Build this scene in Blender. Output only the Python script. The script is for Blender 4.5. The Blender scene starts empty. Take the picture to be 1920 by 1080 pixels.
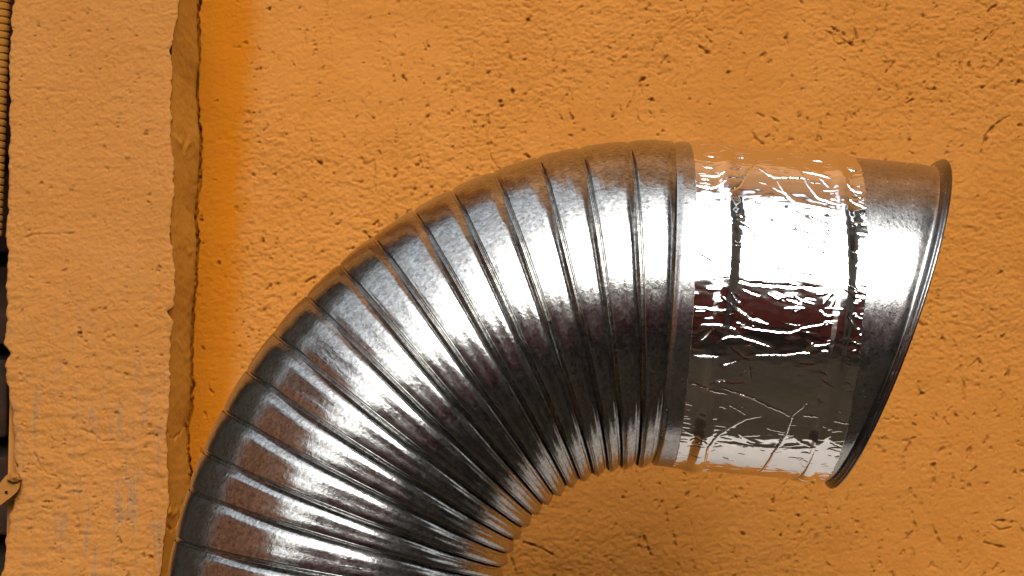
import bpy, bmesh, math, random
import numpy as np
from mathutils import Vector
rad = math.radians
random.seed(7); RNG = np.random.default_rng(11)
SC = bpy.context.scene
COL = SC.collection

# ---------------------------------------------------------------- camera
F = 3660.0                      # focal length in photograph pixels (1920 wide)
D = 1.208                       # metres from the lens to the duct axis
PITCH = rad(5.0)
CAM = np.array([0.0, -D * math.cos(PITCH), -D * math.sin(PITCH)])
FWD = np.array([0.0, math.cos(PITCH), math.sin(PITCH)])
UP = np.array([0.0, -math.sin(PITCH), math.cos(PITCH)])
cd = bpy.data.cameras.new('camera'); cam = bpy.data.objects.new('camera', cd); COL.objects.link(cam)
cam.location = CAM; cam.rotation_euler = (rad(90) + PITCH, 0, 0)
cd.sensor_width = 36; cd.lens = 36 * F / 1920; cd.clip_start = 0.02; cd.clip_end = 2000
SC.camera = cam

# ---------------------------------------------------------------- sky, sun, exposure
SUN_EL, SUN_AZ = rad(38), rad(11)          # azimuth measured from straight out of the wall, towards the left
w = bpy.data.worlds.new('World'); SC.world = w; w.use_nodes = True
wn = w.node_tree; bg = wn.nodes['Background']
sky = wn.nodes.new('ShaderNodeTexSky'); sky.sky_type = 'NISHITA'; sky.sun_disc = False
sdir = np.array([math.sin(SUN_AZ) * math.cos(SUN_EL), -math.cos(SUN_AZ) * math.cos(SUN_EL), math.sin(SUN_EL)])
sky.sun_elevation = SUN_EL; sky.sun_rotation = math.atan2(sdir[0], sdir[1])
sky.air_density = 1.6; sky.dust_density = 6.0; sky.ozone_density = 0.6
hs = wn.nodes.new('ShaderNodeHueSaturation'); hs.inputs['Saturation'].default_value = 0.22
wn.links.new(sky.outputs[0], hs.inputs['Color']); wn.links.new(hs.outputs[0], bg.inputs['Color'])
bg.inputs['Strength'].default_value = 0.15
sl = bpy.data.lights.new('sun', 'SUN'); so = bpy.data.objects.new('sun', sl); COL.objects.link(so)
sl.energy = 1.5; sl.angle = rad(44); sl.color = (1, .96, .90)
so.rotation_euler = Vector(tuple(-sdir)).to_track_quat('-Z', 'Y').to_euler()
vs = SC.view_settings
vs.view_transform = 'Standard'; vs.look = 'None'; vs.gamma = 1; vs.exposure = 1.35
SC.cycles.max_bounces = 8; SC.cycles.glossy_bounces = 6; SC.cycles.diffuse_bounces = 4

# ---------------------------------------------------------------- helpers
def ray(px, py):
    px = np.asarray(px, float); py = np.asarray(py, float)
    return FWD + ((px - 960) / F)[..., None] * np.array([1., 0, 0]) + ((540 - py) / F)[..., None] * UP
def at(px, py, y):
    """the point of the plane at depth y that the photograph shows at a pixel"""
    r = ray(px, py); t = (y - CAM[1]) / r[..., 1]
    return CAM + r * t[..., None]
S = D / F                        # metres per photograph pixel at the duct axis

def tag(o, label=None, cat=None, group=None, kind=None):
    if label: o['label'] = label
    if cat: o['category'] = cat
    if group: o['group'] = group
    if kind: o['kind'] = kind
    return o
def empty(name, loc, label, cat, group=None):
    o = bpy.data.objects.new(name, None); COL.objects.link(o); o.location = loc
    o.empty_display_size = .05
    return tag(o, label, cat, group)
def link(name, me, mat, parent=None, loc=None):
    o = bpy.data.objects.new(name, me); COL.objects.link(o)
    if mat: me.materials.append(mat)
    if parent is not None: o.parent = parent
    if loc is not None: o.location = loc
    return o
def mesh_np(name, V, Q, UV=None, smooth=True):
    V = np.ascontiguousarray(V, np.float32); Q = np.ascontiguousarray(Q, np.int32)
    me = bpy.data.meshes.new(name); nq = len(Q)
    me.vertices.add(len(V)); me.vertices.foreach_set('co', V.ravel())
    me.loops.add(nq * 4); me.loops.foreach_set('vertex_index', Q.ravel())
    me.polygons.add(nq)
    me.polygons.foreach_set('loop_start', np.arange(0, nq * 4, 4, dtype=np.int32))
    me.update(calc_edges=True)
    me.polygons.foreach_set('use_smooth', np.full(nq, smooth))
    if UV is not None:
        l = me.uv_layers.new(name='UVMap')
        l.data.foreach_set('uv', np.ascontiguousarray(UV, np.float32)[Q.ravel()].ravel())
    me.validate(); me.update()
    return me
def grid_quads(nv, nu, off=0):
    i = np.arange(nv * nu).reshape(nv, nu) + off
    return np.stack([i[:-1, :-1], i[:-1, 1:], i[1:, 1:], i[1:, :-1]], -1).reshape(-1, 4)
def gauss(shape, sx, sy, rng=RNG):
    """unit-variance noise smoothed by sx, sy samples (periodic)"""
    n = rng.standard_normal(shape)
    fy = np.fft.fftfreq(shape[0])[:, None]; fx = np.fft.rfftfreq(shape[1])[None, :]
    k = np.exp(-2 * (math.pi ** 2) * ((fx * sx) ** 2 + (fy * sy) ** 2))
    n = np.fft.irfft2(np.fft.rfft2(n) * k, s=shape)
    return (n - n.mean()) / (n.std() + 1e-9)
def sstep(x, a, b):
    t = np.clip((x - a) / (b - a), 0, 1); return t * t * (3 - 2 * t)
def box_mesh(name, boxes, bevel=0.0):
    bm = bmesh.new()
    for (x0, x1, y0, y1, z0, z1) in boxes:
        r = bmesh.ops.create_cube(bm, size=1)
        for v in r['verts']:
            v.co = Vector(((x0 + x1) / 2 + v.co.x * (x1 - x0), (y0 + y1) / 2 + v.co.y * (y1 - y0), (z0 + z1) / 2 + v.co.z * (z1 - z0)))
    if bevel: bmesh.ops.bevel(bm, geom=bm.edges[:], offset=bevel, segments=2, affect='EDGES', profile=.5)
    me = bpy.data.meshes.new(name); bm.to_mesh(me); bm.free(); return me

# ---------------------------------------------------------------- materials
def mat(name):
    m = bpy.data.materials.new(name); m.use_nodes = True
    nt = m.node_tree; return m, nt, nt.nodes['Principled BSDF']
def N(nt, t, **kw):
    n = nt.nodes.new(t)
    for k, v in kw.items():
        if k in n.inputs: n.inputs[k].default_value = v
        else: setattr(n, k, v)
    return n
def L(nt, a, b): nt.links.new(a, b)
def mapping(nt, src, scale):
    mp = N(nt, 'ShaderNodeMapping'); mp.inputs['Scale'].default_value = scale
    L(nt, src, mp.inputs['Vector']); return mp.outputs[0]
def ramp(nt, fac, stops):
    r = N(nt, 'ShaderNodeValToRGB'); cr = r.color_ramp
    while len(cr.elements) < len(stops): cr.elements.new(.5)
    for e, (p, c) in zip(cr.elements, stops):
        e.position = p; e.color = (c, c, c, 1) if isinstance(c, (int, float)) else (*c, 1)
    L(nt, fac, r.inputs[0]); return r.outputs[0]
def mixc(nt, fac, a, b, mode='MIX'):
    m = N(nt, 'ShaderNodeMix', data_type='RGBA', blend_type=mode)
    for sock, v in ((0, fac), (6, a), (7, b)):
        if isinstance(v, (int, float)): m.inputs[sock].default_value = v
        elif isinstance(v, tuple): m.inputs[sock].default_value = (*v, 1)
        else: L(nt, v, m.inputs[sock])
    return m.outputs[2]
def math_n(nt, op, a, b=None, c=None):
    m = N(nt, 'ShaderNodeMath', operation=op)
    for i, v in enumerate((a, b, c)):
        if v is None: continue
        if isinstance(v, (int, float)): m.inputs[i].default_value = v
        else: L(nt, v, m.inputs[i])
    return m.outputs[0]

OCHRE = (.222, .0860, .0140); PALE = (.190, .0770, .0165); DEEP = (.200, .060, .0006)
def plaster(name, base, kind='wall'):
    m, nt, b = mat(name)
    oc = N(nt, 'ShaderNodeTexCoord').outputs['Object']
    n1 = N(nt, 'ShaderNodeTexNoise', Scale=14.0, Detail=6.0, Roughness=.6); L(nt, oc, n1.inputs[0])
    n2 = N(nt, 'ShaderNodeTexNoise', Scale=420.0, Detail=4.0, Roughness=.7); L(nt, oc, n2.inputs[0])
    c = mixc(nt, ramp(nt, n1.outputs[0], [(.3, 0.), (.7, 1.)]), tuple(v * k for v, k in zip(base, (.95, .92, .84))), tuple(v * k for v, k in zip(base, (1.04, 1.06, 1.18))))
    c = mixc(nt, ramp(nt, n2.outputs[0], [(.36, .5), (.5, 0.)]), c, tuple(v * .8 for v in base))
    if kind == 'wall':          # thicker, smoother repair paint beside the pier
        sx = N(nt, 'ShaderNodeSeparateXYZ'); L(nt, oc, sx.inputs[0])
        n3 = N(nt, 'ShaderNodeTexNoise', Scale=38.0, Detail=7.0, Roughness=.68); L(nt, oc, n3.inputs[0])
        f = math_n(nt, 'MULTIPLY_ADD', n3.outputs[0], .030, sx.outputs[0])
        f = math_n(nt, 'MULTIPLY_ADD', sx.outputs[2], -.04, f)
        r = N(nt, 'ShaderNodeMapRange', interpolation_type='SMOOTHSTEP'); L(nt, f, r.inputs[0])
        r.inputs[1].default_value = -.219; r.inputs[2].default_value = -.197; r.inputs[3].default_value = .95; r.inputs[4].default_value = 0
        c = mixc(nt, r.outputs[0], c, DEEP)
    if kind == 'pier':          # worn streaks where grey cement shows through
        st = N(nt, 'ShaderNodeTexNoise', Scale=1.0, Detail=4.0, Roughness=.62, Distortion=.25)
        L(nt, mapping(nt, oc, (300, 300, 26)), st.inputs[0])
        k = ramp(nt, st.outputs[0], [(.56, 0.), (.62, 1.)])
        sx = N(nt, 'ShaderNodeSeparateXYZ'); L(nt, oc, sx.inputs[0])
        big = N(nt, 'ShaderNodeTexNoise', Scale=16.0, Detail=2.0); L(nt, oc, big.inputs[0])
        zz = N(nt, 'ShaderNodeMapRange'); L(nt, math_n(nt, 'MULTIPLY_ADD', big.outputs[0], .22, sx.outputs[2]), zz.inputs[0])
        zz.inputs[1].default_value = 1.41; zz.inputs[2].default_value = 1.25; zz.inputs[3].default_value = .03; zz.inputs[4].default_value = .48
        c = mixc(nt, math_n(nt, 'MULTIPLY', k, zz.outputs[0]), c, (.082, .066, .046))
    L(nt, c, b.inputs['Base Color']); b.inputs['Roughness'].default_value = .82
    b.inputs['Specular IOR Level'].default_value = .06
    nb = N(nt, 'ShaderNodeTexNoise', Scale=900.0, Detail=3.0, Roughness=.6); L(nt, oc, nb.inputs[0])
    bp = N(nt, 'ShaderNodeBump', Strength=.35, Distance=.0004); L(nt, nb.outputs[0], bp.inputs['Height']); L(nt, bp.outputs[0], b.inputs['Normal'])
    return m
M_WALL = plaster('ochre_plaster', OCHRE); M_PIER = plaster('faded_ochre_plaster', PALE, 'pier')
M_SIDE = plaster('brightened_ochre_plaster', (.37, .158, .018), 'side'); M_TUBE = plaster('painted_tube', (.15, .058, .008), 'tube'); M_STRAP = plaster('painted_strap', (.15, .062, .012), 'strap')  # pier flank colour is raised to stand in for light missing there

def galvanised(name, base=(.43, .435, .43), rough=.175, streak=1.5, spk=1.0):
    m, nt, b = mat(name)
    uv = N(nt, 'ShaderNodeTexCoord').outputs['UV']        # metres: along the pipe, round the pipe
    sp = N(nt, 'ShaderNodeTexNoise', Scale=1.0, Detail=2.5, Roughness=.7); L(nt, mapping(nt, uv, (430, 360, 1)), sp.inputs[0])
    stv = N(nt, 'ShaderNodeTexNoise', Scale=1.0, Detail=3.0, Roughness=.6); L(nt, mapping(nt, uv, (330, 22, 1)), stv.inputs[0])
    mo = N(nt, 'ShaderNodeTexNoise', Scale=1.0, Detail=4.0, Roughness=.6); L(nt, mapping(nt, uv, (90, 70, 1)), mo.inputs[0])
    gr = N(nt, 'ShaderNodeTexNoise', Scale=1.0, Detail=2.0); L(nt, mapping(nt, uv, (60, 1700, 1)), gr.inputs[0])
    c = mixc(nt, ramp(nt, mo.outputs[0], [(.3, 0.), (.7, 1.)]), tuple(v * .80 for v in base), tuple(v * 1.08 for v in base))
    sq = N(nt, 'ShaderNodeTexNoise', Scale=1.0, Detail=2.0, Roughness=.7); L(nt, mapping(nt, uv, (560, 470, 1)), sq.inputs[0])
    c = mixc(nt, ramp(nt, sq.outputs[0], [(.34, .42 * spk), (.58, 0.)]), c, tuple(v * .35 for v in base))
    vo = N(nt, 'ShaderNodeTexVoronoi', Scale=1.0); L(nt, mapping(nt, uv, (640, 560, 1)), vo.inputs[0])
    vv_ = N(nt, 'ShaderNodeSeparateColor'); L(nt, vo.outputs['Color'], vv_.inputs[0])
    c = mixc(nt, 1.0, c, ramp(nt, vv_.outputs[0], [(0., 1 - .28 * spk), (1., 1 + .22 * spk)]), 'MULTIPLY')
    c = mixc(nt, ramp(nt, sp.outputs[0], [(.32, .8), (.43, 0.)]), c, (.10, .098, .09))
    ox = N(nt, 'ShaderNodeTexNoise', Scale=1.0, Detail=6.0, Roughness=.7, Distortion=.2); L(nt, mapping(nt, uv, (150, 110, 1)), ox.inputs[0])
    om = ramp(nt, ox.outputs[0], [(.46, 0.), (.62, 1.)])
    c = mixc(nt, math_n(nt, 'MULTIPLY', om, .30), c, tuple(v * k for v, k in zip(base, (.60, .54, .46))))
    L(nt, c, b.inputs['Base Color']); b.inputs['Metallic'].default_value = 1
    r = math_n(nt, 'MULTIPLY_ADD', mo.outputs[0], .08, rough - .04)
    r = math_n(nt, 'MULTIPLY_ADD', sp.outputs[0], .10, math_n(nt, 'SUBTRACT', r, .05))
    r = math_n(nt, 'MULTIPLY_ADD', om, .05, r)
    L(nt, r, b.inputs['Roughness'])
    h = math_n(nt, 'MULTIPLY_ADD', stv.outputs[0], streak, math_n(nt, 'MULTIPLY', sp.outputs[0], 1.3))
    h = math_n(nt, 'MULTIPLY_ADD', gr.outputs[0], .10, h)
    bp = N(nt, 'ShaderNodeBump', Strength=.7, Distance=.00013); L(nt, h, bp.inputs['Height']); L(nt, bp.outputs[0], b.inputs['Normal'])
    return m
M_GALV = galvanised('galvanised_steel')
M_COLLAR = galvanised('collar_steel', (.45, .455, .455), .21, .25, .45)
M_RIM = galvanised('rim_steel', (.17, .17, .175), .22)
def simple(name, col, rough=.8, metal=0.0, nscale=6.0, var=.25, bump=0.0):
    m, nt, b = mat(name)
    oc = N(nt, 'ShaderNodeTexCoord').outputs['Object']
    n = N(nt, 'ShaderNodeTexNoise', Scale=nscale, Detail=6.0, Roughness=.65); L(nt, oc, n.inputs[0])
    c = mixc(nt, ramp(nt, n.outputs[0], [(.3, 0.), (.7, 1.)]), tuple(v * (1 - var) for v in col), tuple(min(1, v * (1 + var)) for v in col))
    L(nt, c, b.inputs['Base Color']); b.inputs['Roughness'].default_value = rough; b.inputs['Metallic'].default_value = metal; b.inputs['Specular IOR Level'].default_value = .15
    if bump:
        bp = N(nt, 'ShaderNodeBump', Strength=.6, Distance=bump); L(nt, n.outputs[0], bp.inputs['Height']); L(nt, bp.outputs[0], b.inputs['Normal'])
    return m
def foil():
    m, nt, b = mat('foil')
    uv = N(nt, 'ShaderNodeTexCoord').outputs['UV']
    n = N(nt, 'ShaderNodeTexNoise', Scale=1.0, Detail=3.0); L(nt, mapping(nt, uv, (60, 1500, 1)), n.inputs[0])
    n2 = N(nt, 'ShaderNodeTexNoise', Scale=1.0, Detail=4.0); L(nt, mapping(nt, uv, (110, 200, 1)), n2.inputs[0])
    b.inputs['Base Color'].default_value = (.86, .855, .85, 1); b.inputs['Metallic'].default_value = 1
    L(nt, math_n(nt, 'MULTIPLY_ADD', n2.outputs[0], .12, .02), b.inputs['Roughness'])
    h = math_n(nt, 'MULTIPLY_ADD', n2.outputs[0], .8, math_n(nt, 'MULTIPLY', n.outputs[0], .10))
    bp = N(nt, 'ShaderNodeBump', Strength=.45, Distance=.00012); L(nt, h, bp.inputs['Height']); L(nt, bp.outputs[0], b.inputs['Normal'])
    return m
M_FOIL = foil()
M_BRICK = simple('dark_brick', (.020, .0085, .0045), .9, 0, 60, .4, .001)
M_MORTAR = simple('dark_mortar', (.022, .017, .012), .95, 0, 80, .3, .001)
M_GROUND = simple('dark_earth', (.024, .0175, .0105), .95, 0, 1.5, .4)
M_MAROON = simple('maroon_paint', (.25, .055, .045), .6, 0, 5, .25)
M_RUST = simple('red_brown_wall', (.30, .13, .065), .85, 0, 3, .2)
M_HOUSE = simple('grey_brown_render', (.09, .08, .068), .85, 0, 2, .2)
M_TAN = simple('tan_wall', (.16, .13, .105), .85, 0, 1.5, .25)
M_COVE = simple('ochre_cove_paint', (.34, .16, .055), .85, 0, 6, .1)
M_DARK = simple('shade_post_dark', (.018, .015, .012), .85, 0, 3, .3)
M_STONE = simple('pale_stone', (.31, .30, .285), .8, 0, 30, .08)
M_ROOF = simple('roof', (.11, .09, .08), .8, 0, 4, .2)

# ---------------------------------------------------------------- ground
GZ = -1.25
me = box_mesh('ground', [(-400, 400, -800, 30, GZ - .5, GZ)])
tag(link('ground', me, M_GROUND), kind='structure')

# ---------------------------------------------------------------- main wall with rough ochre render
WY = 0.38
def stamp_pits(H, dx, x0, z0, discs, warp):
    """H is the relief (metres, + = towards the room); sinks soft round-bottomed holes"""
    nv, nu = H.shape
    for (x, z, r, d) in discs:
        cx, cz = (x - x0) / dx, (z - z0) / dx; rr = r / dx; k = int(rr * 2.2) + 3
        a0, a1 = max(0, int(cz) - k), min(nv, int(cz) + k + 1); b0, b1 = max(0, int(cx) - k), min(nu, int(cx) + k + 1)
        if a0 >= a1 or b0 >= b1: continue
        yy, xx = np.mgrid[a0:a1, b0:b1]
        q = np.hypot(xx - cx, yy - cz) / rr + warp[a0:a1, b0:b1] * .28
        H[a0:a1, b0:b1] = np.minimum(H[a0:a1, b0:b1], H[a0:a1, b0:b1] * .4 - d * (1 - sstep(q, .45, 1.25)) + 1e-9) if d > .0025 else \
            H[a0:a1, b0:b1] - d * (1 - sstep(q, .35, 1.25))
def polyline_discs(pts, r, d, step):
    out = []
    for (xa, za), (xb, zb) in zip(pts[:-1], pts[1:]):
        n = max(1, int(math.hypot(xb - xa, zb - za) / step))
        for i in range(n):
            t = i / n; out.append((xa + (xb - xa) * t, za + (zb - za) * t, r * random.uniform(.75, 1.2), d * random.uniform(.35, .6)))
    return out

X0, X1, Z0, Z1 = -0.288, 0.460, -0.272, 0.295
dx = 0.00080
nu = int((X1 - X0) / dx) + 1; nv = int((Z1 - Z0) / dx) + 1
xs = X0 + np.arange(nu) * dx; zs = Z0 + np.arange(nv) * dx
XX, ZZ = np.meshgrid(xs, zs)
PXW = 1.583 / F                                  # metres per pixel on the wall
rough = .45 + .55 * sstep(gauss((nv, nu), 55, 40), -1.2, 1.0)
strip = 1 - sstep(XX + .006 * gauss((nv, nu), 8, 14), -.231, -.216)   # smoother repaired strip by the pier
rough *= 1 - .5 * strip
H = gauss((nv, nu), 60, 50) * .0007 + gauss((nv, nu), 16, 11) * .00022
a = gauss((nv, nu), 4.6, 2.7); a2 = gauss((nv, nu), 2.0, 1.3)
H += rough * (np.where(a > 0, a * .8, a) * .00011 + a2 * .00018 + gauss((nv, nu), 1.15, .9) * .00021) + gauss((nv, nu), .7, .6) * .00007
warp = gauss((nv, nu), 1.6, 1.6); dens = .55 * gauss((nv, nu), 40, 60)
discs = []
for _ in range(5200):
    x = random.uniform(X0 + .03, X1); z = random.uniform(Z0, Z1)
    dn = dens[min(nv - 1, int((z - Z0) / dx)), min(nu - 1, int((x - X0) / dx))]
    if random.random() > .50 + .35 * dn: continue
    if x < -.219 and random.random() < .7: continue
    r0 = random.choice((1.3, 1.6, 2.0, 2.4, 2.9, 3.4)) * PXW; d0 = random.uniform(.0005, .0016)
    kind = random.random()
    if kind < .5:
        for _k in range(random.choice((1, 1, 2, 3))):
            discs.append((x + random.gauss(0, r0), z + random.gauss(0, r0 * .8), r0 * random.uniform(.7, 1.2), d0))
    else:                                         # short gouge left by a dragged grain
        ang = random.choice((rad(90), rad(84), rad(96), rad(100), rad(78), rad(-50), rad(55))) + random.gauss(0, .3)
        ln = random.uniform(4, 20) * PXW; n = int(ln / (1.4 * PXW)) + 1
        for i in range(n):
            ang += random.gauss(0, .16)
            x += math.cos(ang) * 1.4 * PXW; z -= math.sin(ang) * 1.4 * PXW
            discs.append((x, z, r0 * random.uniform(.5, .85), d0 * random.uniform(.25, .65)))
        discs.append((x, z, r0, d0))
def wp(px, py):
    p = at(px, py, WY); return (float(p[0]), float(p[2]))
for line, r in (([(915, 215), (913, 270), (922, 300), (940, 322)], 2.2), ([(1893, 218), (1868, 232), (1850, 252), (1842, 275)], 3.4), ([(1858, 250), (1846, 268), (1838, 288)], 2.6), ([(1548, 58), (1560, 62), (1563, 78), (1572, 83), (1600, 79), (1606, 66), (1602, 52)], 2.8), ([(1412, 246), (1416, 258), (1424, 266), (1432, 270)], 3.2), ([(1846, 75), (1860, 68), (1872, 52)], 2.8), ([(1798, 112), (1801, 128), (1801, 144)], 2.6),
                ([(1306, 82), (1318, 92), (1332, 102)], 3.2), ([(1325, 70), (1335, 82)], 2.8), ([(1193, 205), (1198, 228)], 2.6), ([(1216, 208), (1228, 224)], 2.3),
                ([(1320, 50), (1338, 60)], 2.8), ([(1420, 212), (1433, 220)], 3.2), ([(1445, 218), (1462, 229)], 3.0), ([(980, 1017), (1000, 1023), (1018, 1030), (1038, 1041)], 3.0),
                ([(1241, 940), (1248, 960), (1252, 980)], 3.4), ([(1206, 1005), (1214, 1025), (1222, 1045)], 3.0), ([(1747, 985), (1755, 1000), (1764, 1020)], 3.2),
                ([(1710, 960), (1717, 990), (1700, 1012)], 2.6), ([(1860, 983), (1875, 994), (1897, 990)], 2.6), ([(1846, 1018), (1888, 1028)], 3.0),
                ([(1803, 685), (1800, 705), (1808, 718), (1808, 752)], 2.8), ([(1708, 830), (1694, 852), (1695, 885)], 2.6), ([(1822, 685), (1834, 674), (1846, 690)], 2.8),
                ([(1580, 60), (1600, 85), (1575, 70)], 2.8), ([(1845, 75), (1860, 60), (1868, 45)], 2.2), ([(678, 295), (684, 310), (702, 300), (704, 360)], 2.2),
                ([(785, 290), (792, 318)], 2.2), ([(580, 248), (586, 285)], 1.8), ([(960, 1048), (968, 1080)], 3)):
    discs += polyline_discs([wp(*p) for p in line], r * .8 * PXW, .0012, PXW * 1.2)
stamp_pits(H, dx, X0, Z0, discs, warp)
def drip(n_col):
    out = []
    for _ in range(n_col):                        # pits strung one under another, as grains roll down under the trowel
        x = random.uniform(X0 + .06, X1); z = random.uniform(Z0, Z1)
        for _k in range(random.choice((3, 4, 6, 8))):
            out.append((x, z, random.choice((1.4, 1.8, 2.2, 2.8)) * PXW, random.uniform(.0006, .0016)))
            x += random.gauss(0, 2.2) * PXW; z -= random.uniform(3, 11) * PXW
    return out
stamp_pits(H, dx, X0, Z0, drip(150), warp)
# little raised crumbs beside holes
for _ in range(420):
    stamp_pits(H, dx, X0, Z0, [(random.uniform(X0 + .06, X1), random.uniform(Z0, Z1), random.uniform(1.6, 3.2) * PXW, -random.uniform(.0002, .0006))], warp)
# the open joint between the pier and the wall
ck_y = np.array([-60, 0, 60, 110, 150, 180, 230, 260, 300, 350, 385, 410, 440, 490, 540, 580, 625, 690, 765, 805, 850, 910, 1000, 1150])
ck_x = np.array([369, 370, 371, 373, 370, 367, 372, 375, 373, 372, 367, 366, 370, 368, 366, 362, 359, 358, 357, 351, 353, 357, 352, 350])
ckz = np.array([wp(x, y)[1] for x, y in zip(ck_x, ck_y)]); ckx = np.array([wp(x, y)[0] for x, y in zip(ck_x, ck_y)])
jx = np.interp(zs, ckz[::-1], ckx[::-1]) + gauss((1, nv), 1.8, 0)[0] * .0005
wj = (3.2 + .9 * gauss((1, nv), 9, 0)[0]) * PXW
q = np.abs(XX - jx[:, None]) / np.maximum(wj[:, None], .7 * PXW)
H *= 1.12
H = H - .012 * (1 - sstep(q, .7, 1.1))
H += .0012 * np.exp(-((XX - jx[:, None] - 7 * PXW) / (4 * PXW)) ** 2) * (.5 + .5 * gauss((nv, nu), 3, 16))
V = np.stack([XX, WY - H, ZZ], -1).reshape(-1, 3); Q = grid_quads(nv, nu)
# plain wall beyond the frame, in the same mesh
n0 = len(V)
ext = np.array([[X0, WY, Z0], [X1, WY, Z0], [X1, WY, Z1], [X0, WY, Z1], [X0 - .01, WY, GZ], [4, WY, GZ], [4, WY, 2.6], [X0 - .01, WY, 2.6]]); 
V = np.vstack([V, ext])
Q = np.vstack([Q, np.array([[4, 5, 1, 0], [5, 6, 2, 1], [6, 7, 3, 2], [7, 4, 0, 3]]) + n0])
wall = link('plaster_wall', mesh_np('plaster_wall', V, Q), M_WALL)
tag(wall, 'rough ochre orange plaster wall full of pits and scratches behind the duct', 'wall')

# ---------------------------------------------------------------- pier on the left
PY = 0.268
pier = empty('wall_pier', (-.28, PY, GZ), 'faded ochre plastered pier with chipped edges left of the duct', 'pier')
pb = np.array(pier.location)
re_y = np.array([-80, 0, 40, 70, 95, 120, 150, 200, 240, 300, 350, 400, 450, 500, 540, 575, 583, 592, 600, 640, 700, 760, 820, 865, 900, 940, 970, 1000, 1040, 1080, 1160])
re_x = np.array([338, 337, 330, 327, 320, 325, 323, 320, 321, 325, 326, 322, 320, 328, 328, 327, 315, 316, 325, 320, 319, 316, 312, 315, 315, 318, 312, 308, 304, 300, 300])
le_y = np.array([-80, 0, 60, 100, 180, 260, 350, 430, 500, 580, 610, 640, 665, 690, 720, 745, 765, 790, 820, 850, 880, 905, 925, 945, 970, 1010, 1060, 1160])
le_x = np.array([24, 23, 21, 17, 17, 17, 15, 12, 14, 12, 12, 8, 17, 9, 11, 17, 20, 25, 26, 24, 30, 28, 27, 22, 16, 11, 5, -2])
dz = .00074; zp = np.arange(-.262, .284, dz); npz = len(zp)
def zx(ys, xs_, y):
    P = at(xs_, ys, np.full(len(ys), y)); return np.interp(zp, P[::-1, 2], P[::-1, 0])
xr = zx(re_y, re_x, PY) + gauss((1, npz), 1.6, 0)[0] * .0004 + gauss((1, npz), 6, 0)[0] * .0003
xl = zx(le_y, le_x, PY) + gauss((1, npz), 2.5, 0)[0] * .0006
nc = 172
tt = np.linspace(0, 1, nc)
PXX = xl[:, None] + (xr - xl)[:, None] * tt[None]
PZZ = np.repeat(zp[:, None], nc, 1)
Hp = gauss((npz, nc), 40, 40) * .0006 + gauss((npz, nc), 2.2, 1.5) * .00009 + gauss((npz, nc), 1.0, .8) * .00015
lowz = .16 + .62 * sstep(-PZZ + .02 * gauss((npz, nc), 30, 30), -.08, .03)
brush = gauss((npz, nc), 6, 1.7) * sstep(gauss((npz, nc), 26, 22), -1.2, 1.2) * 1.5; coarse = gauss((npz, nc), 4, 2.2)
Hp += lowz * (brush * .00016 + coarse * .00019) + gauss((npz, nc), 26, 3.2) * .00007
wp2 = gauss((npz, nc), 1.4, 1.4)
dpx = (xr - xl).mean() / (nc - 1)
def stamp2(px, py, r, d, warpk=.3):
    p = at(px, py, PY); cz = (p[2] - zp[0]) / dz; k = int(r * S / dz * 2.2) + 3
    i0, i1 = max(0, int(cz) - k), min(npz, int(cz) + k + 1)
    if i0 >= i1: return
    qd = np.hypot(PXX[i0:i1] - p[0], PZZ[i0:i1] - p[2]) / (r * 1.471 / F) + wp2[i0:i1] * warpk
    Hp[i0:i1] -= d * (1 - sstep(qd, .35, 1.25))
for _ in range(340):
    x = random.uniform(35, 305); y = random.uniform(0, 1080)
    if y < 500 and random.random() < .55: continue
    r = random.choice((1.5, 2, 2.6, 3.2)); d = random.uniform(.0005, .0015)
    for k in range(random.choice((1, 1, 2, 4))):
        stamp2(x + random.gauss(0, 2), y + k * 3 + random.gauss(0, 2), r * random.uniform(.7, 1.1), d)
for (x, y, r, d) in ((239, 293, 4, -.0012), (197, 625, 4, .0014), (205, 632, 4, .0012), (213, 630, 3, .0012), (202, 620, 3, .001), (195, 640, 3, .001), (190, 655, 3, .0009), (230, 615, 3, .0009),
                     (145, 975, 4, .0013), (141, 966, 3, .001), (145, 990, 3, .001), (224, 982, 4, .001), (232, 1040, 3, .001), (138, 247, 3, .001), (67, 258, 3, .0009), (166, 58, 3, .0008), (211, 74, 3, .0008), (140, 205, 2.5, .0008),
                     (27, 868, 5, .004), (29, 874, 4.5, .004), (24, 864, 3.5, .0035)):
    stamp2(x, y, r, d)
def groove(pts, r, d):
    for (xa, ya), (xb, yb) in zip(pts[:-1], pts[1:]):
        n = max(1, int(math.hypot(xb - xa, yb - ya) / 1.4))
        for i in range(n): stamp2(xa + (xb - xa) * i / n, ya + (yb - ya) * i / n, r, d)
groove([(48, 446), (65, 441), (90, 440), (140, 437)], 2.6, .00028); groove([(45, 165), (90, 168), (125, 174)], 3.5, .0001)
groove([(50, 833), (62, 842), (72, 870), (86, 888), (105, 893), (107, 910)], 1.8, .00035)
groove([(150, 805), (172, 812), (190, 828), (215, 826)], 2.0, .00035); groove([(98, 632), (96, 690), (100, 740), (110, 800)], 1.6, .00012)
groove([(105, 220), (100, 258)], 1.8, .0003); groove([(125, 300), (127, 325)], 1.5, .0003)
edge = np.minimum((PXX - xl[:, None]), (xr[:, None] - PXX)) / S
Hp -= .0007 * np.exp(-(edge / 2.0) ** 2) + .0006 * np.exp(-(edge / 9.) ** 2)
front = np.stack([PXX, PY - Hp, PZZ], -1)
rows = [front]
yl = np.array([.0015, .006, .02, .06]); Lc = np.stack([np.stack([xl + .0006 * i, np.full(npz, PY) + y, zp], -1) for i, y in enumerate(yl, 1)], 1)
Rc = np.stack([np.stack([xr - .0006 * i, np.full(npz, PY) + y, zp], -1) for i, y in enumerate([.0012, .004, .010], 1)], 1)
allp = np.concatenate([Lc[:, ::-1], front, Rc], 1)
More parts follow.
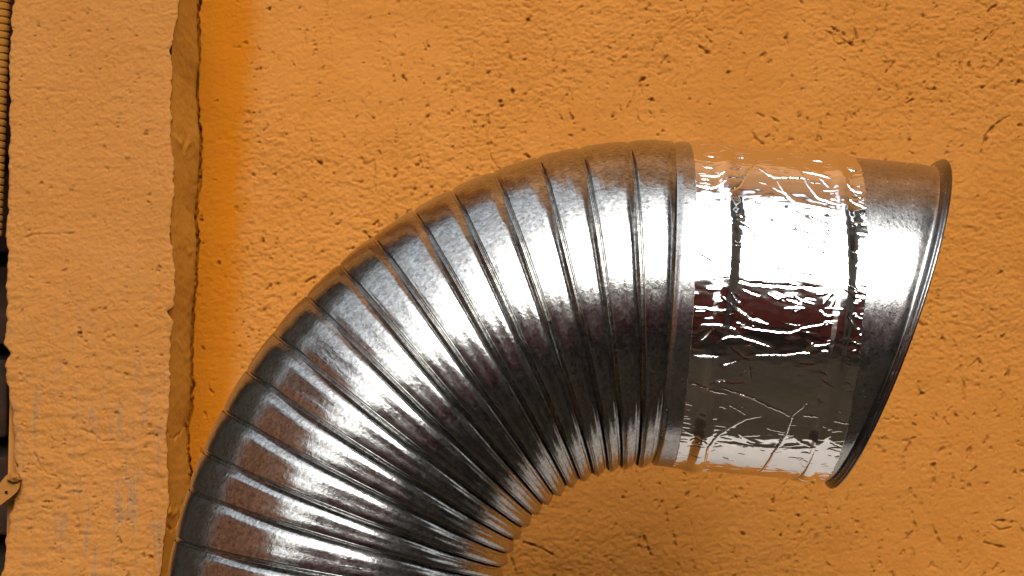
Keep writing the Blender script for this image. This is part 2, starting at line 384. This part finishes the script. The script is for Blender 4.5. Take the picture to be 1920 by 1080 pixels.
Vp = allp.reshape(-1, 3) - pb
link('front_face', mesh_np('front_face', Vp, grid_quads(*allp.shape[:2])), M_PIER, pier)
# flank that faces the duct
ns = 110
ss = np.linspace(0, 1, ns)
xs_f = zx(re_y, np.convolve(np.pad(re_x, 2, mode='edge'), np.ones(5) / 5, 'valid'), PY) - .0022
kk = np.ones(41) / 41
xs_f = np.convolve(np.pad(xs_f, 20, mode='edge'), kk, 'valid')
xs_b = np.interp(zp, zs, np.convolve(np.pad(jx, 12, mode='edge'), np.ones(25) / 25, 'valid'))
xs_b = xs_b - .0011
SX = xs_f[:, None] + (xs_b - xs_f)[:, None] * ss[None]; SY = np.repeat((PY + .003 + (WY + .002 - PY - .003) * ss)[None], npz, 0); SZ = np.repeat(zp[:, None], ns, 1)
Hs = gauss((npz, ns), 40, 40) * .0003 + gauss((npz, ns), 5, 2.5) * .00009 + gauss((npz, ns), 1, 1) * .00005
for (yy, k, d) in ((178, 14, .0006), (408, 16, .0005), (620, 8, .0005), (805, 4, -.0018), (1010, 4, -.0024), (985, 9, .0008)):   # lumps and joints of the bricks beneath
    zc = at(345, yy, .12)[2] + .004 * gauss((1, ns), 14, 0)[0]
    Hs += d * np.exp(-((SZ - zc[None]) / (k * S)) ** 2) * (.6 + .4 * gauss((npz, ns), 4, 3))
Vs = np.stack([SX + Hs, SY, SZ], -1)
link('side_face', mesh_np('side_face', Vs.reshape(-1, 3) - pb, grid_quads(npz, ns)), M_SIDE, pier)
x_a, x_b = float(xl.min()) + .004, float(xr.min()) - .008
me = box_mesh('core', [(x_a, x_b, PY + .012, WY - .004, GZ, 2.6), (x_a - .012, x_b + .004, PY + .002, WY - .004, .281, 2.6), (x_a - .004, x_b + .004, PY + .002, WY - .004, GZ, -.259)])
o = link('core', me, M_PIER, pier); me.transform(__import__('mathutils').Matrix.Translation(Vector(-pb)))

# ---------------------------------------------------------------- dark brick recess at the far left edge
bw = empty('brick_wall', (-.45, .37, GZ), 'strip of dark brown brick deep in the gap at far left', 'brick wall')
bl = np.array(bw.location)
me = box_mesh('mortar', [(-3.38 - bl[0], -.365 - bl[0], .365 - bl[1], .40 - bl[1], 0, 2.6)]); link('mortar', me, M_MORTAR, bw)
bmsh = box_mesh('brick', [(-.12, .12, -.013, .013, -.031, .031)], .003); bmsh.materials.append(M_BRICK)
for i in range(1, 9):
    o = bpy.data.objects.new('brick', bmsh); COL.objects.link(o); o.parent = bw
    o.location = (-.49 - bl[0] + (.02 if i % 2 else -.03), .357 - bl[1] + random.uniform(-.003, .003), at(10, 840, .345)[2] - bl[2] + (i - 1.5) * .075)
    o.rotation_euler = (0, random.uniform(-.02, .02), random.uniform(-.02, .02))
fr = empty('shade_post', (-.48, .25, GZ), 'unseen dark post added beyond the left edge to shade the gap', 'shade post')  # unseen post, added only to keep light out of the gap beside the pier
me = box_mesh('shade_block', [(-.03, .055, -.04, .10, 0, 2.3)], .004); link('shade_block', me, M_DARK, fr)

# ribbed tube, painted over, beside the pier
tb = at(-16, 445, .290); tt_ = at(3, -60, .290)
tube = empty('corrugated_tube', tuple(tb), 'thin ribbed orange tube hugging the pier at the upper left edge', 'tube')
ax = (tt_ - tb); Ln = np.linalg.norm(ax); ax /= Ln
e1 = np.array([0, -1., 0]); e1 -= ax * e1.dot(ax); e1 /= np.linalg.norm(e1); e2 = np.cross(ax, e1)
TS = 1.49 / F; n_r = 37; pr = Ln / n_r; rows = []
for i in range(n_r):
    for (f, r) in ((0, 17.2), (.06, 17.2), (.11, 19.5), (.22, 20), (.82, 20), (.92, 19.5), (.97, 17.2)):
        rows.append((pr * (i + f), r * TS * (1 + random.uniform(-.012, .012))))
th = np.linspace(0, 2 * math.pi, 25)
G = np.array([[ax * s_ + r * (e1 * math.cos(t) + e2 * math.sin(t)) for t in th] for s_, r in rows])
link('ribbed_body', mesh_np('ribbed_body', G.reshape(-1, 3), grid_quads(len(rows), 25)), M_TUBE, tube)

# painted strap with a screw hole, lower left
stp = [(-60, 975), (0, 905), (10, 893), (22, 883), (33, 888), (38, 900), (36, 915), (30, 924), (22, 931), (0, 948), (-60, 1010)]
sy = PY - .006
pw = [at(x, y, sy) for x, y in stp]; org = at(-20, 950, sy)
strap = empty('metal_strap', tuple(org), 'short orange painted metal strap with a small screw hole, lower left edge', 'strap')
bm = bmesh.new()
ov = [bm.verts.new(Vector(p - org)) for p in pw]; es = [bm.edges.new((ov[i], ov[(i + 1) % len(ov)])) for i in range(len(ov))]
hc = at(12, 924, sy) - org
iv = [bm.verts.new(Vector(hc + np.array([math.cos(t) * 4.4 * S, 0, math.sin(t) * 4.4 * S]))) for t in np.linspace(0, 2 * math.pi, 13)[:-1]]
es += [bm.edges.new((iv[i], iv[(i + 1) % 12])) for i in range(12)]
bmesh.ops.triangle_fill(bm, edges=es, use_beauty=True)
r = bmesh.ops.extrude_face_region(bm, geom=bm.faces[:])
for v in r['geom']:
    if isinstance(v, bmesh.types.BMVert): v.co.y += .005
bmesh.ops.recalc_face_normals(bm, faces=bm.faces[:])
me = bpy.data.meshes.new('plate'); bm.to_mesh(me); bm.free(); link('plate', me, M_STRAP, strap)
# lump of render that holds the strap
bm = bmesh.new(); bmesh.ops.create_icosphere(bm, subdivisions=4, radius=1)
for v in bm.verts:
    n_ = .16 * math.sin(v.co.x * 3 + 1) * math.sin(v.co.z * 4) + .05 * math.sin(v.co.y * 7 + v.co.x * 6)
    v.co = Vector((v.co.x * 15 * S, v.co.y * .005, v.co.z * 10 * S)) * (1 + n_)
lp = at(27, 897, sy) - org
for v in bm.verts: v.co += Vector(lp)
me = bpy.data.meshes.new('plaster_lump'); bm.to_mesh(me); bm.free()
for p in me.polygons: p.use_smooth = True
link('plaster_lump', me, M_STRAP, strap)

# ---------------------------------------------------------------- the duct
R = 303.5 * S                                   # pipe radius
CB = at(1206, 1160, 0.0)                         # centre of the bend
RHO = 586 * S
duct = empty('exhaust_duct', (CB[0] - RHO, 0, GZ), 'shiny galvanised steel duct elbow bent to the right, with foil tape and flared mouth', 'duct')
db = np.array(duct.location)
NYV = np.array([0, -1., 0])
PHI = np.linspace(-math.pi, math.pi, 193)
def ring(center, rdir, r, phi):
    """points round the pipe: phi = 0 faces the viewer, +90 degrees lies on the outside of the bend"""
    return center + r[..., None] * (np.cos(phi)[..., None] * NYV + np.sin(phi)[..., None] * rdir)
# profile of one gore: s runs from its base-side seam to its mouth-side seam
ps = np.array([0, .012, .025, .040, .052, .072, .100, .115, .16, .5, .70, .77, .83, .88, .935, 1.0])
ph = np.array([-10.9, -10.5, -10.9, -12.4, -12.4, -8.2, -1.5, -.3, .3, .6, .3, -.4, -1.8, -3.9, -7.1, -10.9])
def prof(s):
    # smooth interpolation (finite-difference Hermite)
    m = np.gradient(ph, ps); k = np.clip(np.searchsorted(ps, s, 'right') - 1, 0, len(ps) - 2)
    h = ps[k + 1] - ps[k]; t = (s - ps[k]) / h
    m = np.clip(m, -260, 260)
    return (2 * t**3 - 3 * t**2 + 1) * ph[k] + (t**3 - 2 * t**2 + t) * h * m[k] + (-2 * t**3 + 3 * t**2) * ph[k + 1] + (t**3 - t**2) * h * m[k + 1]
ss = np.unique(np.concatenate([np.array([0, .006, .012, .018, .025, .032, .040, .046, .052, .058, .065, .072, .079, .086, .093, .100, .107, .115, .125, .14, .16]), np.linspace(.2, .66, 11), np.linspace(.66, 1, 17)]))
A_FIRST, A_STEP, NSEG = -3.6, 5.6, 17
def bow(a): return math.sin(min(max(2 * a, 0), math.pi))
def arc(a):
    d_ = np.array([-math.sin(a), 0, math.cos(a)])
    return CB + (RHO - (11 * bow(a) + 7 * max(a, 0) / 1.57) * S) * d_, d_
jit = [random.gauss(0, .22) for _ in range(NSEG + 2)]; jit[0] = 0
for i in range(NSEG):
    a1 = rad(A_FIRST + A_STEP * i + jit[i]); a0 = rad(A_FIRST + A_STEP * (i + 1) + jit[i + 1])    # a0: base side, a1: mouth side
    pts = []; uvs = []
    dmul = random.uniform(.85, 1.15); dent = [(random.uniform(-1.2, 1.2), random.uniform(.3, .8), random.gauss(0, .6)) for _ in range(3)]
    for s in ss:
        a = a0 + (a1 - a0) * s; c, rd = arc(a)
        sp_ = np.sin(PHI)
        lean = np.where(sp_ > 0, 2.2, 7.0) * (s - .5) * sp_
        wob = sum(d * np.exp(-((PHI - p) / .25) ** 2) * math.sin(math.pi * s) * .6 for p, q_, d in dent)
        h = prof(np.array([s]))[0]
        hh = np.where(np.full_like(PHI, h) < 0, h * dmul * (1 - .86 * np.clip(sp_, 0, 1) ** 3 - .40 * sstep(-sp_, -.15, .40) - .36 * np.clip(-sp_, 0, 1) ** 1.6), h * (1 + 2.2 * np.clip(-sp_, 0, 1)))
        r = R + (hh + lean + wob - 8 * bow(a)) * S
        pts.append(ring(c, rd, r, PHI))
        uvs.append(np.stack([np.full_like(PHI, -a * RHO + i * .37), PHI * R + i * .11], -1))
    P = np.array(pts); U = np.array(uvs)
    o = link('elbow_segment', mesh_np('elbow_segment', P.reshape(-1, 3) - db, grid_quads(*P.shape[:2]), U.reshape(-1, 2)), M_GALV, duct)
# straight pipe below the bend, out of the picture
aE = rad(A_FIRST + A_STEP * NSEG); c, rd = arc(aE); tdir = np.array([-math.cos(aE), 0, -math.sin(aE)])
P = []; U = []
for s in np.linspace(0, (c[2] - GZ) + .02, 30):
    P.append(ring(c + tdir * s, rd, np.full_like(PHI, R - (4 * S if s == 0 else 0)), PHI)); U.append(np.stack([np.full_like(PHI, s), PHI * R], -1))
P = np.array(P); U = np.array(U)
link('lower_pipe', mesh_np('lower_pipe', P.reshape(-1, 3) - db, grid_quads(*P.shape[:2]), U.reshape(-1, 2)), M_GALV, duct)
# straight collar to the mouth
aS = rad(-5.3); cS, rS = arc(aS); eS = np.array([math.cos(-aS), 0, -math.sin(-aS)])
aF = rad(A_FIRST)
def u_of(px, py):
    """pixel -> (metres along the collar, angle round it)"""
    px = np.atleast_1d(np.asarray(px, float)); py = np.atleast_1d(np.asarray(py, float))
    d = ray(px, py); o_ = CAM - cS
    dp = d - (d @ eS)[:, None] * eS; op = o_ - (o_ @ eS) * eS
    A = (dp * dp).sum(1); B = 2 * dp @ op; C_ = op @ op - R * R
    disc = np.maximum(B * B - 4 * A * C_, 0); t = (-B - np.sqrt(disc)) / (2 * A)
    p = CAM + d * t[:, None] - cS
    return p @ eS, np.arctan2(p @ rS, p @ NYV)
uT, _ = u_of([1768], [308]); uB, _ = u_of([1558], [904])
UC = float(uT[0] + uB[0]) / 2; UA = float(uT[0] - uB[0]) / 2
def rim_u(phi): return UC + UA * np.sin(phi)
# first the bit between the last gore and the collar proper
P = []; U = []
rowsC = [(-1, -5.0), (-.8, -3.5), (-.6, -1.4), (-.35, -.1), (0, 0)]
LEN0 = (aF - aS) * RHO
nstraight = 16
for k, (f, h) in enumerate(rowsC):
    a = aS + (aF - aS) * (-f); c, rd = arc(a)
    P.append(ring(c, rd, np.full_like(PHI, R + h * S), PHI)); U.append(np.stack([np.full_like(PHI, f * LEN0), PHI * R], -1))
mul = .30 + .70 * (1 + np.sin(PHI)) / 2
for k in range(1, nstraight + 1):
    f = k / nstraight
    u = (rim_u(PHI) - 46 * S * mul) * f
    P.append(cS + u[:, None] * eS + R * (np.cos(PHI)[:, None] * NYV + np.sin(PHI)[:, None] * rS)); U.append(np.stack([u, PHI * R], -1))
for (a, h) in ((-38, -.4), (-30, -1.4), (-24, -2.4), (-19, -3.0), (-16, -2.6), (-14.5, -1.5)):
    u = rim_u(PHI) + a * S * mul
    P.append(cS + u[:, None] * eS + (R + h * S) * (np.cos(PHI)[:, None] * NYV + np.sin(PHI)[:, None] * rS)); U.append(np.stack([u, PHI * R], -1))
P = np.array(P); U = np.array(U)
link('collar', mesh_np('collar', P.reshape(-1, 3) - db, grid_quads(*P.shape[:2]), U.reshape(-1, 2)), M_COLLAR, duct)
# rolled rim and the inside of the mouth
P = []; U = []; arcl = 0
rp = [(-14.5, -1.6), (-13, .2), (-11, 3.0), (-8.5, 6.4), (-6, 8.6), (-4.5, 9.2), (-3.5, 9.0), (-2, 10.4), (0, 12.0), (2.5, 12.5), (4.5, 12.0), (6, 10.2), (6.4, 8), (6.2, 4), (4.5, 0), (1, -3.5), (-6, -4.6), (-20, -5), (-60, -5), (-200, -5)]
for k, (a, h) in enumerate(rp):
    m2 = mul if a > -30 else mul * 0 + 1
    u = rim_u(PHI) + a * S * (.35 + .65 * m2)  if a < 9 else rim_u(PHI) + a * S * (.35 + .65 * m2)
    if k == 0: u = rim_u(PHI) + a * S * mul
    P.append(cS + u[:, None] * eS + (R + h * S) * (np.cos(PHI)[:, None] * NYV + np.sin(PHI)[:, None] * rS)); arcl += .002
    U.append(np.stack([np.full_like(PHI, arcl), PHI * R], -1))
P = np.array(P); U = np.array(U)
link('mouth_rim', mesh_np('mouth_rim', P.reshape(-1, 3) - db, grid_quads(*P.shape[:2]), U.reshape(-1, 2)), M_RIM, duct)

# ---------------------------------------------------------------- crinkled foil tape round the collar
phv = np.concatenate([np.linspace(-math.pi, -1.75, 60)[:-1], np.linspace(-1.75, 1.75, 1000), np.linspace(1.75, math.pi, 60)[1:]])
nph = len(phv); nuu = 330
ul_top, _ = u_of([1299], [300]); ul_bot, _ = u_of([1268], [860])
ur_m, _ = u_of([1622], [560])
# left edge leans a little, right edge square; both slightly frayed
lw = (np.sin(phv) + 1) / 2
uL = float(ul_bot[0]) * (1 - lw) + float(ul_top[0]) * lw + gauss((1, nph), 2.5, 0)[0] * .00012
uR = float(ur_m[0]) + np.zeros(nph) + gauss((1, nph), 1.2, 0)[0] * .00022 + gauss((1, nph), 20, 0)[0] * .0003
uR = np.minimum(uR, rim_u(phv) - 13 * S * (.30 + .70 * lw))
tu = np.linspace(0, 1, nuu)
TU = uL[:, None] + (uR - uL)[:, None] * tu[None]; TV = np.repeat((phv * R)[:, None], nuu, 1)
HT = np.full((nph, nuu), .0006)
def bead(px, py, wid, hgt):
    global HT
    u0 = float(u_of([px], [py])[0][0]); c_ = u0 + gauss((1, nph), 60, 0)[0] * .0006
    HT = HT + hgt * np.exp(-np.abs((TU - c_[:, None]) / wid) ** 2.4) * (1 + .12 * gauss((1, nph), 25, 0)[0])[:, None]
    return u0
b1 = bead(1352, 600, 15 * S, .0017); b2 = bead(1575, 600, 14 * S, .0017)
HT += gauss((nph, nuu), 40, 14) * .00008 + gauss((nph, nuu), 7, 3.0) * .000035
def crease(pts, wd=1.5, amp=.9, raw=False):
    """a pinched fold along a line traced in photograph pixels"""
    global HT
    if raw: us = np.array([p[0] for p in pts]); vs_ = np.array([p[1] for p in pts])
    else:
        us, ps_ = u_of([p[0] for p in pts], [p[1] for p in pts]); vs_ = ps_ * R
    # resample with a little wander
    seg = np.hypot(np.diff(us), np.diff(vs_)); s_ = np.concatenate([[0], np.cumsum(seg)])
    n = max(3, int(s_[-1] / (2.5 * S))); q = np.linspace(0, s_[-1], n)
    us = np.interp(q, s_, us); vs_ = np.interp(q, s_, vs_)
    if n > 6:
        k = np.ones(3) / 3
        us[1:-1] = np.convolve(us, k, 'valid'); vs_[1:-1] = np.convolve(vs_, k, 'valid')
    vs_ += np.array([random.gauss(0, .5 * S) for _ in range(n)]); us += np.array([random.gauss(0, .35 * S) for _ in range(n)])
    pad = 7 * S
    r0, r1 = np.searchsorted(phv * R, [vs_.min() - pad, vs_.max() + pad])
    if r1 <= r0: return
    du = (uR - uL).mean() / (nuu - 1); c0 = max(0, int((us.min() - pad - uL.mean()) / du) - 12); c1 = min(nuu, int((us.max() + pad - uL.mean()) / du) + 12)
    if c1 <= c0: return
    A_ = TU[r0:r1, c0:c1]; B_ = TV[r0:r1, c0:c1]; best = np.full(A_.shape, 1e9); tb_ = np.zeros(A_.shape); sg = np.zeros(A_.shape)
    for i in range(n - 1):
        ex, ey = us[i + 1] - us[i], vs_[i + 1] - vs_[i]; l2 = ex * ex + ey * ey + 1e-15
        t = np.clip(((A_ - us[i]) * ex + (B_ - vs_[i]) * ey) / l2, 0, 1)
        d = np.hypot(A_ - us[i] - t * ex, B_ - vs_[i] - t * ey); m = d < best
        best[m] = d[m]; tb_[m] = (i + t[m]) / (n - 1)
        cr = (ex * (B_ - vs_[i]) - ey * (A_ - us[i])); sg[m] = np.sign(cr[m])
    env = np.sin(np.clip(tb_, 0.02, .98) * math.pi) ** .55
    wdm = wd * S
    prof_ = np.exp(-(best / wdm) ** 2) + .35 * np.exp(-(best / (3.0 * wdm)) ** 2) * np.where(sg > 0, 1, -.4)
    HT[r0:r1, c0:c1] += amp * S * env * prof_
CR = [
 [(1393,445),(1423,442),(1473,439)],[(1453,431),(1493,434),(1522,442)],[(1517,451),(1537,456),(1557,454)],[(1523,435),(1553,432),(1577,425)],
 [(1538,468),(1563,480)],[(1503,457),(1527,470)],[(1298,473),(1317,478),(1337,490)],[(1598,473),(1627,482)],
 [(1303,347),(1327,355),(1350,350),(1363,340)],[(1370,363),(1387,350),(1410,312),(1427,290)],[(1413,312),(1440,330),(1453,335),(1500,335),(1523,340)],
 [(1453,335),(1470,363),(1490,382),(1533,390),(1573,398)],[(1497,322),(1533,330),(1560,338)],[(1497,322),(1517,353),(1533,372),(1573,387)],[(1533,333),(1553,353)],
 [(1585,317),(1597,323),(1610,322)],[(1585,347),(1597,360),(1618,363)],[(1587,373),(1600,383),(1620,387)],[(1318,314),(1337,318)],[(1366,323),(1393,318)],[(1375,298),(1402,298)],
 [(1520,303),(1545,306)],[(1325,296),(1345,297)],[(1310,330),(1345,333),(1362,326)],
 [(1370,522),(1407,533),(1490,538),(1547,540)],[(1355,558),(1380,580),(1407,600),(1433,607)],[(1587,535),(1627,555)],[(1298,580),(1320,578),(1337,583),(1367,582)],
 [(1308,610),(1350,610),(1373,617),(1395,632)],[(1380,610),(1427,618),(1480,623),(1510,612),(1560,605)],[(1343,642),(1360,630),(1387,630),(1420,640),(1453,652)],
 [(1290,665),(1313,668),(1357,668)],[(1393,668),(1440,666),(1473,667),(1503,662),(1530,665)],[(1357,685),(1387,677)],[(1288,715),(1320,725),(1347,733),(1370,740)],
 [(1328,718),(1347,712),(1373,717),(1398,715)],[(1343,723),(1380,735),(1413,747),(1443,762),(1470,773),(1487,783)],[(1360,753),(1400,777)],
 [(1437,777),(1400,783),(1373,797),(1347,813),(1327,833),(1322,860),(1328,877)],[(1533,723),(1507,760),(1485,777),(1473,813),(1450,847),(1427,880),(1420,893)],
 [(1345,827),(1395,833),(1440,837),(1460,840)],[(1453,837),(1490,840),(1517,838),(1527,835)],[(1437,802),(1473,810)],[(1563,787),(1590,793)],
 [(1527,837),(1517,863),(1503,883),(1483,897)],[(1517,652),(1557,645)],[(1540,658),(1553,660)],[(1503,778),(1537,780)],[(1543,572),(1560,550)],[(1555,585),(1565,560)],
 [(1475,855),(1505,858)],[(1555,820),(1560,826),(1590,824)],[(1587,590),(1600,612),(1615,622)],[(1370,550),(1380,565),(1390,575)],[(1310,640),(1330,622)],[(1405,690),(1407,718)],[(1385,705),(1405,687)]]
for c_ in CR: crease(c_, random.uniform(1.0, 1.6), random.choice((1, 1, 1, -1)) * random.uniform(1.0, 2.0))
for _ in range(44):                                # fine puckers at the tape's left edge
    v = random.uniform(-1.5, 1.5) * R; u0 = float(uL.mean()) + random.uniform(0, 4) * S; l = random.uniform(8, 26) * S
    crease([(u0, v), (u0 + l, v + random.gauss(0, 2) * S)], random.uniform(1.0, 1.5), random.uniform(.35, .9), True)
for _ in range(34):
    v = random.uniform(-1.5, 1.5) * R; u0 = float(ur_m[0]) - random.uniform(4, 30) * S; l = random.uniform(8, 24) * S
    crease([(u0, v), (u0 + l, v + random.gauss(0, 3) * S)], random.uniform(1.0, 1.5), random.uniform(.35, .9), True)
for _ in range(50):                                # puckers beside the two ribs
    b_ = random.choice((b1, b2)); v = random.uniform(-1.5, 1.5) * R; sd = random.choice((-1, 1)); u0 = b_ + sd * 14 * S; l = sd * random.uniform(6, 24) * S
    crease([(u0, v), (u0 + l * .5, v + random.gauss(0, 2) * S), (u0 + l, v + random.gauss(0, 5) * S)], random.uniform(1.1, 1.7), random.uniform(.4, 1.1), True)
for _ in range(150):
    v = random.uniform(-1.5, 1.5) * R; u0 = random.uniform(0, 300) * S; l = random.uniform(8, 40) * S; an = random.gauss(0, .55)
    crease([(u0, v), (u0 + l * .5, v + l * .5 * math.sin(an)), (u0 + l, v + l * math.sin(an) * .8)], random.uniform(1.1, 1.6), random.choice((-1, 1)) * random.uniform(.25, .95), True)
for _ in range(60):
    v = random.choice((random.uniform(.75, 1.3), random.uniform(-.3, .15), random.uniform(-1.2, -.75))) * R; u0 = random.uniform(0, 290) * S; l = random.uniform(14, 46) * S; an = random.gauss(0, .6)
    crease([(u0, v), (u0 + l * .5, v + l * .5 * math.sin(an) + random.gauss(0, 2) * S), (u0 + l, v + l * math.sin(an) * .7)], random.uniform(.9, 1.5), random.choice((-1, 1)) * random.uniform(.3, .9), True)
# the loose end of the tape laps over itself near the top
pe = rad(75) + np.interp(np.arange(nuu), np.linspace(0, nuu, 14), [random.gauss(0, .012) for _ in range(14)]) + gauss((1, nuu), 1.5, 0)[0] * .004
HT -= .0003 * sstep(phv[:, None] - pe[None], -.005, .005) * (1 - sstep(phv, 2.4, 2.9))[:, None]
HT = np.maximum(HT, .00025)
rT = R + HT
# turn the edges down onto the pipe
P = cS + TU[..., None] * eS + rT[..., None] * (np.cos(phv)[:, None, None] * NYV + np.sin(phv)[:, None, None] * rS)
def edge_col(k): return (cS + TU[:, k][:, None] * eS + (R - .0003) * (np.cos(phv)[:, None] * NYV + np.sin(phv)[:, None] * rS))[:, None]
P = np.concatenate([edge_col(0), P, edge_col(-1)], 1)
U = np.stack([np.pad(TU, ((0, 0), (1, 1)), mode='edge'), np.pad(TV, ((0, 0), (1, 1)), mode='edge')], -1)
o = link('foil_tape', mesh_np('foil_tape', P.reshape(-1, 3) - db, grid_quads(*P.shape[:2]), U.reshape(-1, 2)), M_FOIL, duct)
tag(o, 'crinkled mirror bright foil tape')

# ---------------------------------------------------------------- the yard the metal mirrors
led = link('stone_ledge', box_mesh('stone_ledge', [(-.40, .40, -.176, .176, -.05, 0)], .006), M_STONE, None, (.45, .2035, -.405))
tag(led, 'pale stone ledge under the mouth of the duct, below the picture', 'ledge')
br = link('ledge_bracket', box_mesh('ledge_bracket', [(-.04, .04, -.06, .06, -.14, 0)], .004), M_STONE, None, (.5, .318, -.456))
tag(br, 'pale stone bracket that carries the ledge against the wall', 'bracket')
fe = empty('board_fence', (1.5, -3.3, GZ), 'dark maroon board fence across the yard, mirrored in the foil', 'fence')
bm_ = box_mesh('board', [(-.095, .095, -.012, .012, 0, 1.55)], .003); bm_.materials.append(M_MAROON)
for i in range(27):
    o = bpy.data.objects.new('board', bm_); COL.objects.link(o); o.parent = fe; o.location = (-3.1 + i * .2, random.uniform(-.004, .004), random.uniform(-.01, .01))
sh = empty('house', (2.9, -1.6, GZ), 'grey brown house wall to the right of the yard, mirrored in the steel', 'house')
link('house_wall', box_mesh('house_wall', [(-1.1, 1.1, -1.7, .45, 0, 6.5)], .01), M_HOUSE, sh)
link('house_roof', box_mesh('house_roof', [(-1.3, 1.3, -1.9, .6, 6.5, 6.65)], .01), M_ROOF, sh)
ou = empty('outbuilding', (-4.6, -1.4, GZ), 'red brown outbuilding to the left of the yard, mirrored in the steel', 'outbuilding')
link('outbuilding_wall', box_mesh('outbuilding_wall', [(-1.2, 1.2, -2.5, 1.7, 0, 3.7)], .01), M_RUST, ou)
link('outbuilding_roof', box_mesh('outbuilding_roof', [(-1.4, 1.4, -2.7, 1.72, 3.7, 3.86)], .01), M_ROOF, ou)
fh = empty('cottage', (4.6, -10.5, GZ), 'low tan cottage beyond the fence, a soft grey band in the foil', 'cottage')
link('cottage_wall', box_mesh('cottage_wall', [(-7.4, 5.2, -2, 2, 0, 2.6)], .01), M_TAN, fh)
bm = bmesh.new()
vv = [bm.verts.new(p) for p in ((-7.7, -2.3, 2.6), (5.5, -2.3, 2.6), (5.5, 2.3, 2.6), (-7.7, 2.3, 2.6), (-7.7, 0, 3.7), (5.5, 0, 3.7))]
for f in ((0, 1, 5, 4), (2, 3, 4, 5), (1, 2, 5), (3, 0, 4), (3, 2, 1, 0)): bm.faces.new([vv[i] for i in f])
me = bpy.data.meshes.new('cottage_roof'); bm.to_mesh(me); bm.free(); link('cottage_roof', me, M_ROOF, fh)

ev = empty('cornice', (.6, .40, .95), 'coved ochre plaster cornice with a rolled lip high above the duct, mirrored in its top', 'cornice')
ct = np.linspace(0, 1, 14)
cove = [(-.02 - .74 * t ** 1.5, 1.45 * t) for t in ct]
cove += [(-.76 - .05 * math.sin(q) - .0, 1.50 - .05 * math.cos(q)) for q in np.linspace(.2, math.pi, 10)] + [(-.30, 1.60), (-.02, 1.62)]
gx = np.linspace(-.86, 3.2, 12)
GA = np.array([[(x, y_, z_) for (y_, z_) in cove] for x in gx])
link('cove', mesh_np('cove', GA.reshape(-1, 3), grid_quads(*GA.shape[:2])), M_COVE, ev)
link('roof_slope', box_mesh('roof_slope', [(-.9, 3.25, -.86, .02, 1.63, 1.70)], .004), M_ROOF, ev)
